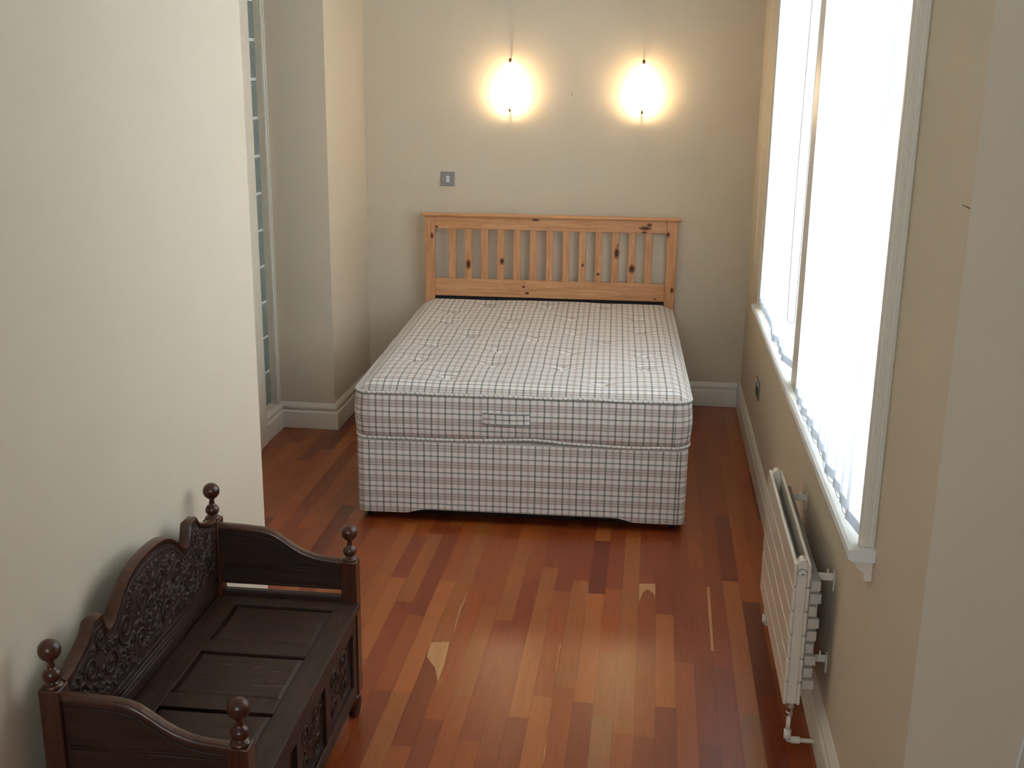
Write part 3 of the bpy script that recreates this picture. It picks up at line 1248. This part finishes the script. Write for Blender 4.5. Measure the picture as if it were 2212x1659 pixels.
# ------------------------------------------------------------------ switch, socket, nail, marks, cable
sw = thing('light_switch', 'square brushed steel light switch on the back wall left of the headboard', 'light switch', (-1.137, BACK, 1.239))
link('face_plate', boxm(-0.040, 0.040, -0.006, 0, -0.040, 0.040), M_STEEL, sw, bevel=0.0015)
bm = boxm(-0.009, 0.009, -0.010, -0.0062, -0.018, 0.018)
o = link('rocker', bm, M_PLASTIC, sw, bevel=0.001)
o['label'] = 'white rocker'
for s_ in (-1, 1):
    bm = bmesh.new()
    lathe(bm, [(0.003, 0), (0.003, 0.0012), (0, 0.0014)], seg=10)
    bmesh.ops.rotate(bm, cent=(0, 0, 0), matrix=Matrix.Rotation(PI/2, 3, 'X'), verts=bm.verts)
    bmesh.ops.translate(bm, vec=(0.030*s_, -0.006, 0), verts=bm.verts)
    link('screw', bm, M_CHROME, sw)

so = thing('wall_socket', 'small metal power socket with black inserts low on the window wall', 'socket', (RX, 5.31, 0.385))
link('face_plate', boxm(-0.007, 0, -0.073, 0.073, -0.043, 0.043), M_STEEL, so, bevel=0.002)
for y in (-0.036, 0.036):
    link('socket_insert', boxm(-0.009, -0.0065, y-0.022, y+0.022, -0.034, 0.016), M_BLACKP, so, bevel=0.001)
    link('rocker', boxm(-0.012, -0.0065, y-0.006, y+0.006, 0.022, 0.036), M_PLASTIC, so)

nail = bmesh.new()
prism(nail, [(2.034, 1.6238), (2.088, 1.6242), (2.088, 1.6258), (2.034, 1.6255)], 0, RX-0.0008, RX+0.001)
o = link('wall_scratch', nail, M_DARKMET, smooth=True)
tag(o, 'thin dark scratch on the right wall beside its outer corner', 'wall mark')
sp = bmesh.new()
for z, r in ((1.703, 0.0035), (1.710, 0.0022), (1.690, 0.0016)):
    vs = [(-0.459+r*math.cos(2*PI*k/10)*0.8, z+r*math.sin(2*PI*k/10)) for k in range(10)]
    prism(sp, vs, 1, BACK-0.0012, BACK+0.0004)
o = link('wall_plug', sp, paint('plug_hole', (0.22, 0.17, 0.09), 0.8))
tag(o, 'tiny dark screw hole marks on the back wall between the two lamps', 'wall mark')
cb = bmesh.new()
pts = [(0.80, 2.025, 0.86), (0.775, 2.025, 0.72), (0.760, 2.025, 0.655), (0.753, 2.025, 0.62), (0.746, 2.025, 0.55), (0.742, 2.025, 0.42), (0.742, 2.025, 0.02)]
tube(cb, pts, 0.004, 8)
o = link('cable', cb, M_WHITEPAINT, smooth=True)
tag(o, 'thin pale cable running down the near right wall at the picture corner', 'cable')

# ------------------------------------------------------------------ carved settle
SL, SD = 0.915, 0.395     # length between post centres, depth between post centres
st = thing('carved_settle', 'dark carved wooden settle with box seat against the white partition', 'bench', (-1.187, 1.968, 0), R(0.8))


def sp_(name, bm, m, parent=None, **kw):
    return link(name, bm, m, parent or st, **kw)


def post(x, y, ztop, back):
    h = 0.0225
    bm = bmesh.new()
    lathe(bm, [(0.010, 0), (0.016, 0.004), (0.021, 0.035), (0.024, 0.055), (0.020, 0.066), (0.013, 0.072), (0.017, 0.078), (0.020, 0.084)], x, y, 20)
    # square post with chamfers
    bmb = boxm(x-h, x+h, y-h, y+h, 0.082, ztop)
    me = bpy.data.meshes.new('tmp')
    bmb.to_mesh(me)
    bmb.free()
    bm.from_mesh(me)
    bpy.data.meshes.remove(me)
    p = sp_('post', bm, M_OAK_Z, bevel=0.003, auto=40)
    z = ztop
    bm = bmesh.new()
    prof = [(0.021, z), (0.0215, z+0.004), (0.015, z+0.008)]
    # lower bulb
    for k in range(9):
        a = -PI/2+0.35+(PI-0.75)*k/8
        prof.append((0.0195*math.cos(a), z+0.026+0.0175*math.sin(a)))
    prof += [(0.0085, z+0.047), (0.0065, z+0.053), (0.0085, z+0.060)]
    for k in range(13):
        a = -PI/2+0.42+(PI-0.42)*k/12
        prof.append((max(0.0235*math.cos(a), 0), z+0.082+0.0235*math.sin(a)))
    lathe(bm, prof, x, y, 24)
    f = sp_('finial', bm, M_OAK_Z, p, smooth=True)


ZB, ZF = 0.602, 0.499
for y in (0.0, SL):
    post(0.0, y, ZB, True)
    post(SD, y, ZF, False)

# arms (end panels) with the swooping top edge
armtop = [(0.02, 0.582), (0.08, 0.580), (0.14, 0.576), (0.165, 0.571), (0.185, 0.562), (0.21, 0.546), (0.235, 0.528), (0.26, 0.514), (0.29, 0.503), (0.32, 0.497), (0.355, 0.494), (0.377, 0.493)]


def arm(y):
    bm = bmesh.new()
    pts = armtop+[(0.377, 0.407), (0.02, 0.407)]
    prism(bm, pts, 1, y-0.009, y+0.009)
    a = sp_('end_panel', bm, M_OAK_X, bevel=0.002, auto=35)
    bm = bmesh.new()     # rounded cap moulding along the top
    prof = [(-0.014, -0.006), (-0.014, 0.002), (-0.009, 0.006), (0.009, 0.006), (0.014, 0.002), (0.014, -0.006)]
    rings = [[bm.verts.new((x, y+p, z+q)) for p, q in prof] for x, z in armtop]
    for r0, r1 in zip(rings, rings[1:]):
        for k in range(len(prof)):
            bm.faces.new((r0[k], r0[(k+1) % 6], r1[(k+1) % 6], r1[k]))
    bm.faces.new(rings[0])
    bm.faces.new(rings[-1])
    sp_('top_moulding', bm, M_OAK_Z, a, auto=60)
    for sgn in (-1, 1):
        bm = bmesh.new()     # incised panel lines following the edge
        tube(bm, [(x, y+sgn*0.010, z-0.020) for x, z in armtop], 0.0020, 6)
        tube(bm, [(0.03, y+sgn*0.010, 0.462), (0.37, y+sgn*0.010, 0.462)], 0.0020, 6)
        tube(bm, [(0.03, y+sgn*0.010, 0.470), (0.37, y+sgn*0.010, 0.470)], 0.0014, 6)
        tube(bm, [(0.03, y+sgn*0.010, 0.414), (0.37, y+sgn*0.010, 0.414)], 0.0020, 6)
        sp_('bead', bm, M_OAK_X, a, smooth=True)


arm(0.0)
arm(SL)

# back panel with serpentine crest
half = [(0.0, 0.702), (0.05, 0.700), (0.09, 0.693), (0.12, 0.682), (0.145, 0.668), (0.170, 0.648), (0.190, 0.630), (0.206, 0.618), (0.222, 0.612), (0.236, 0.614),
        (0.246, 0.624), (0.252, 0.640), (0.256, 0.656), (0.262, 0.664), (0.300, 0.664), (0.306, 0.655), (0.320, 0.640), (0.36, 0.622), (0.40, 0.606), (0.437, 0.600)]
cr = [(SL/2-a, b) for a, b in half[::-1]]+[(SL/2+a, b) for a, b in half[1:]]
cr = [(min(max(a, 0.02), SL-0.02), b) for a, b in cr]
bm = bmesh.new()
bx = 0.004
prism(bm, cr+[(SL-0.02, 0.402), (0.02, 0.402)], 0, bx-0.010, bx+0.010)
bk = sp_('back_panel', bm, M_OAK_Y, bevel=0.0015, auto=35)
bm = bmesh.new()
prof = [(-0.016, -0.010), (-0.016, 0.002), (-0.010, 0.007), (0.008, 0.007), (0.015, 0.003), (0.015, -0.004), (0.010, -0.010)]
rings = [[bm.verts.new((bx+p, y, z+q)) for p, q in prof] for y, z in cr]
for r0, r1 in zip(rings, rings[1:]):
    for k in range(len(prof)):
        bm.faces.new((r0[k], r0[(k+1) % 7], r1[(k+1) % 7], r1[k]))
bm.faces.new(rings[0])
bm.faces.new(rings[-1])
sp_('crest_moulding', bm, M_OAK_Z, bk, auto=60)
bm = bmesh.new()
for z in (0.412, 0.424, 0.436, 0.452):
    tube(bm, [(bx+0.010, 0.03, z), (bx+0.010, SL-0.03, z)], 0.0022 if z != 0.424 else 0.0035, 6)
tube(bm, [(bx+0.010, y, max(z-0.022, 0.46)) for y, z in cr], 0.0022, 6)
sp_('bead', bm, M_OAK_Y, bk, smooth=True)


def spiral(cy, cz, r0, turns, a0, dirn, xf, tail=None):
    pts = []
    n = int(26*turns)
    for i in range(n+1):
        f = i/n
        a = a0+dirn*turns*2*PI*f
        r = r0*(0.12+0.88*f)
        pts.append((xf, cy+r*math.cos(a), cz+r*math.sin(a)))
    if tail:
        pts.append((xf, tail[0], tail[1]))
    return pts


def leaf(bm, xf, cy, cz, ang, L, wd_):
    """raised lens shaped leaf"""
    N = 7
    up_, dn, md = [], [], []
    for i in range(N+1):
        f = i/N
        w_ = wd_*math.sin(PI*f)**0.8
        ca, sa = math.cos(ang), math.sin(ang)
        y, z = cy+ca*L*f, cz+sa*L*f
        up_.append((xf, y-sa*w_, z+ca*w_))
        dn.append((xf, y+sa*w_, z-ca*w_))
        md.append((xf+0.006*math.sin(PI*f), y, z))
    U = [bm.verts.new(p) for p in up_]
    D = [bm.verts.new(p) for p in dn]
    Mv = [bm.verts.new(p) for p in md]
    for i in range(N):
        bm.faces.new((U[i], U[i+1], Mv[i+1], Mv[i]))
        bm.faces.new((Mv[i], Mv[i+1], D[i+1], D[i]))


def crest_z(y):
    for (a, b), (c, d) in zip(cr, cr[1:]):
        if a <= y <= c and c > a:
            return b+(d-b)*(y-a)/(c-a)
    return 0.6


rnd = random.Random(4)
for sgn in (-1, 1):
    bm = bmesh.new()
    xf = bx+0.0105
    m = SL/2
    for cy, cz, r0, tr_, a0, dr in ((0.055, 0.600, 0.036, 1.6, 0.3, 1), (0.150, 0.575, 0.042, 1.7, 2.2, -1), (0.235, 0.530, 0.040, 1.6, 1.0, 1),
                                    (0.325, 0.560, 0.036, 1.6, 2.4, -1), (0.395, 0.510, 0.030, 1.5, 0.6, 1), (0.075, 0.505, 0.032, 1.5, 3.4, -1),
                                    (0.160, 0.482, 0.022, 1.3, 1.2, 1), (0.315, 0.482, 0.022, 1.3, 0.2, -1), (0.275, 0.610, 0.020, 1.3, 0.2, 1)):
        tube(bm, spiral(m+sgn*cy, cz, r0, tr_, a0 if sgn > 0 else PI-a0, dr*sgn, xf), 0.0036, 6)
        for k in range(5):
            a = rnd.uniform(0, 2*PI)
            yy, z_ = m+sgn*cy+math.cos(a)*r0*1.05, cz+math.sin(a)*r0*1.05
            if z_ < crest_z(yy)-0.04 and z_ > 0.47 and 0.05 < yy < SL-0.05:
                leaf(bm, xf-0.001, yy, z_, a+rnd.uniform(-1, 1), rnd.uniform(0.018, 0.032), 0.006)
    placed = [(0.055, 0.600, 0.036), (0.150, 0.575, 0.042), (0.235, 0.530, 0.040), (0.325, 0.560, 0.036), (0.395, 0.510, 0.030), (0.075, 0.505, 0.032),
              (0.160, 0.482, 0.022), (0.315, 0.482, 0.022), (0.275, 0.610, 0.020)]
    tries = 0
    while tries < 900:
        tries += 1
        cy, cz, q = rnd.uniform(0.01, 0.425), rnd.uniform(0.468, 0.67), rnd.choice((0.017, 0.013, 0.010))
        if cz+q > crest_z(m+sgn*cy)-0.024 or any(math.hypot(cy-a, cz-b) < (c+q)*0.86 for a, b, c in placed):
            continue
        placed.append((cy, cz, q))
        if q > 0.012:
            tube(bm, spiral(m+sgn*cy, cz, q, 1.3, rnd.uniform(0, 6), rnd.choice((-1, 1)), xf), 0.0028, 5)
        for w_ in range(3):
            a = rnd.uniform(0, 2*PI)
            leaf(bm, xf-0.001, m+sgn*cy, cz, a, q*1.7, 0.005)
    for k in range(6):
        leaf(bm, xf-0.001, m+sgn*0.006, 0.50+k*0.028, PI/2-sgn*(0.9-k*0.12), 0.034, 0.007)
    sp_('carving', bm, M_OAK_Y, bk, smooth=True)

# box seat: lid with three sunk panels, front with three carved panels, ends and base
ZS = 0.375
LX0, LX1 = 0.012, SD+0.030
LY0, LY1 = -0.012+0.03, SL-0.018
bm = bmesh.new()
fw_ = 0.055
# lid rails with openings for the panels
xa, xb = 0.080, 0.360
ys = [(0.105, 0.310), (0.372, 0.578), (0.640, 0.845)]
box(bm, LX0, xa, LY0, LY1, ZS-0.020, ZS)
box(bm, xb, LX1, LY0, LY1, ZS-0.020, ZS)
prev = LY0
for a, b in ys+[(LY1, LY1)]:
    box(bm, xa, xb, prev, a, ZS-0.020, ZS)
    prev = b
lid = sp_('seat_lid', bm, M_OAK_Y, bevel=0.0015)
for a, b in ys:
    bm = bmesh.new()
    g = 0.004
    prof = [(0.0, ZS-0.010), (0.012, ZS-0.0015)]
    o4 = [(xa+g, a+g), (xb-g, a+g), (xb-g, b-g), (xa+g, b-g)]
    i4 = [(xa+g+0.010, a+g+0.010), (xb-g-0.010, a+g+0.010), (xb-g-0.010, b-g-0.010), (xa+g+0.010, b-g-0.010)]
    O = [bm.verts.new((x, y, ZS-0.008)) for x, y in o4]
    I = [bm.verts.new((x, y, ZS-0.003)) for x, y in i4]
    O2 = [bm.verts.new((x, y, ZS-0.019)) for x, y in o4]
    for k in range(4):
        bm.faces.new((O[k], O[(k+1) % 4], I[(k+1) % 4], I[k]))
        bm.faces.new((O2[k], O2[(k+1) % 4], O[(k+1) % 4], O[k]))
    bm.faces.new(I)
    bm.faces.new(O2[::-1])
    sp_('sunk_panel', bm, M_OAK_X, lid)
bm = bmesh.new()    # pale scratches on the middle panel
for x0, y0, x1, y1 in ((0.245, 0.505, 0.262, 0.520), (0.27, 0.43, 0.35, 0.436), (0.16, 0.52, 0.185, 0.52), (0.30, 0.50, 0.315, 0.505), (0.305, 0.455, 0.318, 0.458)):
    d = Vector((x1-x0, y1-y0)).normalized()
    nrm = Vector((-d.y, d.x))*0.0006
    f = [bm.verts.new((x0+nrm.x, y0+nrm.y, ZS-0.0026)), bm.verts.new((x1+nrm.x, y1+nrm.y, ZS-0.0026)), bm.verts.new((x1-nrm.x, y1-nrm.y, ZS-0.0026)), bm.verts.new((x0-nrm.x, y0-nrm.y, ZS-0.0026))]
    bm.faces.new(f)
sp_('scratches', bm, paint('scratch', (0.30, 0.20, 0.13), 0.6), lid)
# end rails rising above the seat beside the posts
for y in (0.0, SL):
    bm = bmesh.new()
    s_ = 1 if y == 0 else -1
    box(bm, 0.022, SD-0.022, y-0.012, y+0.012, 0.335, 0.388)
    box(bm, 0.022, SD-0.022, y-0.010, y+0.010, 0.10, 0.335)
    sp_('end_board', bm, M_OAK_X, bevel=0.004)
bm = bmesh.new()
fx0, fx1 = SD-0.004, SD+0.018
box(bm, fx0, fx1, 0.022, SL-0.022, 0.300, ZS-0.021)     # top rail
box(bm, fx0, fx1, 0.022, SL-0.022, 0.085, 0.128)        # bottom rail
for a, b in ((0.022, 0.062), (0.310, 0.352), (0.563, 0.605), (SL-0.062, SL-0.022)):
    box(bm, fx0, fx1, a, b, 0.128, 0.300)
sp_('front_frame', bm, M_OAK_Y, bevel=0.002)
for a, b in ((0.062, 0.310), (0.352, 0.563), (0.605, SL-0.062)):
    bm = boxm(fx0, fx0+0.010, a, b, 0.128, 0.300)
    p = sp_('front_panel', bm, M_OAK_Y)
    bm = bmesh.new()
    cy, cz = (a+b)/2, 0.214
    xf = fx0+0.011
    for sg in (-1, 1):
        for s2 in (-1, 1):
            tube(bm, spiral(cy+sg*0.052, cz+s2*0.040, 0.032, 1.6, 0.5 if sg > 0 else PI-0.5, sg*s2, xf), 0.0035, 6)
            for k in range(4):
                a_ = rnd.uniform(0, 2*PI)
                leaf(bm, xf-0.001, cy+sg*0.052+math.cos(a_)*0.03, cz+s2*0.04+math.sin(a_)*0.03, a_, 0.022, 0.005)
    for k in range(8):
        leaf(bm, xf-0.001, cy, cz, 2*PI*k/8, 0.034, 0.007)
    sp_('carving', bm, M_OAK_Y, p, smooth=True)
    bm = bmesh.new()
    for q in (0.006, 0.012):
        tube(bm, [(xf, a+q, 0.128+q), (xf, b-q, 0.128+q), (xf, b-q, 0.300-q), (xf, a+q, 0.300-q)], 0.0022, 6, True)
    sp_('bead', bm, M_OAK_Y, p, smooth=True)
bm = bmesh.new()
box(bm, 0.0, fx0, 0.02, SL-0.02, 0.085, 0.100)
sp_('base_board', bm, M_OAK_Y)
bm = bmesh.new()
box(bm, -0.006, 0.006, 0.02, SL-0.02, 0.10, 0.402)
sp_('rear_board', bm, M_OAK_Y)
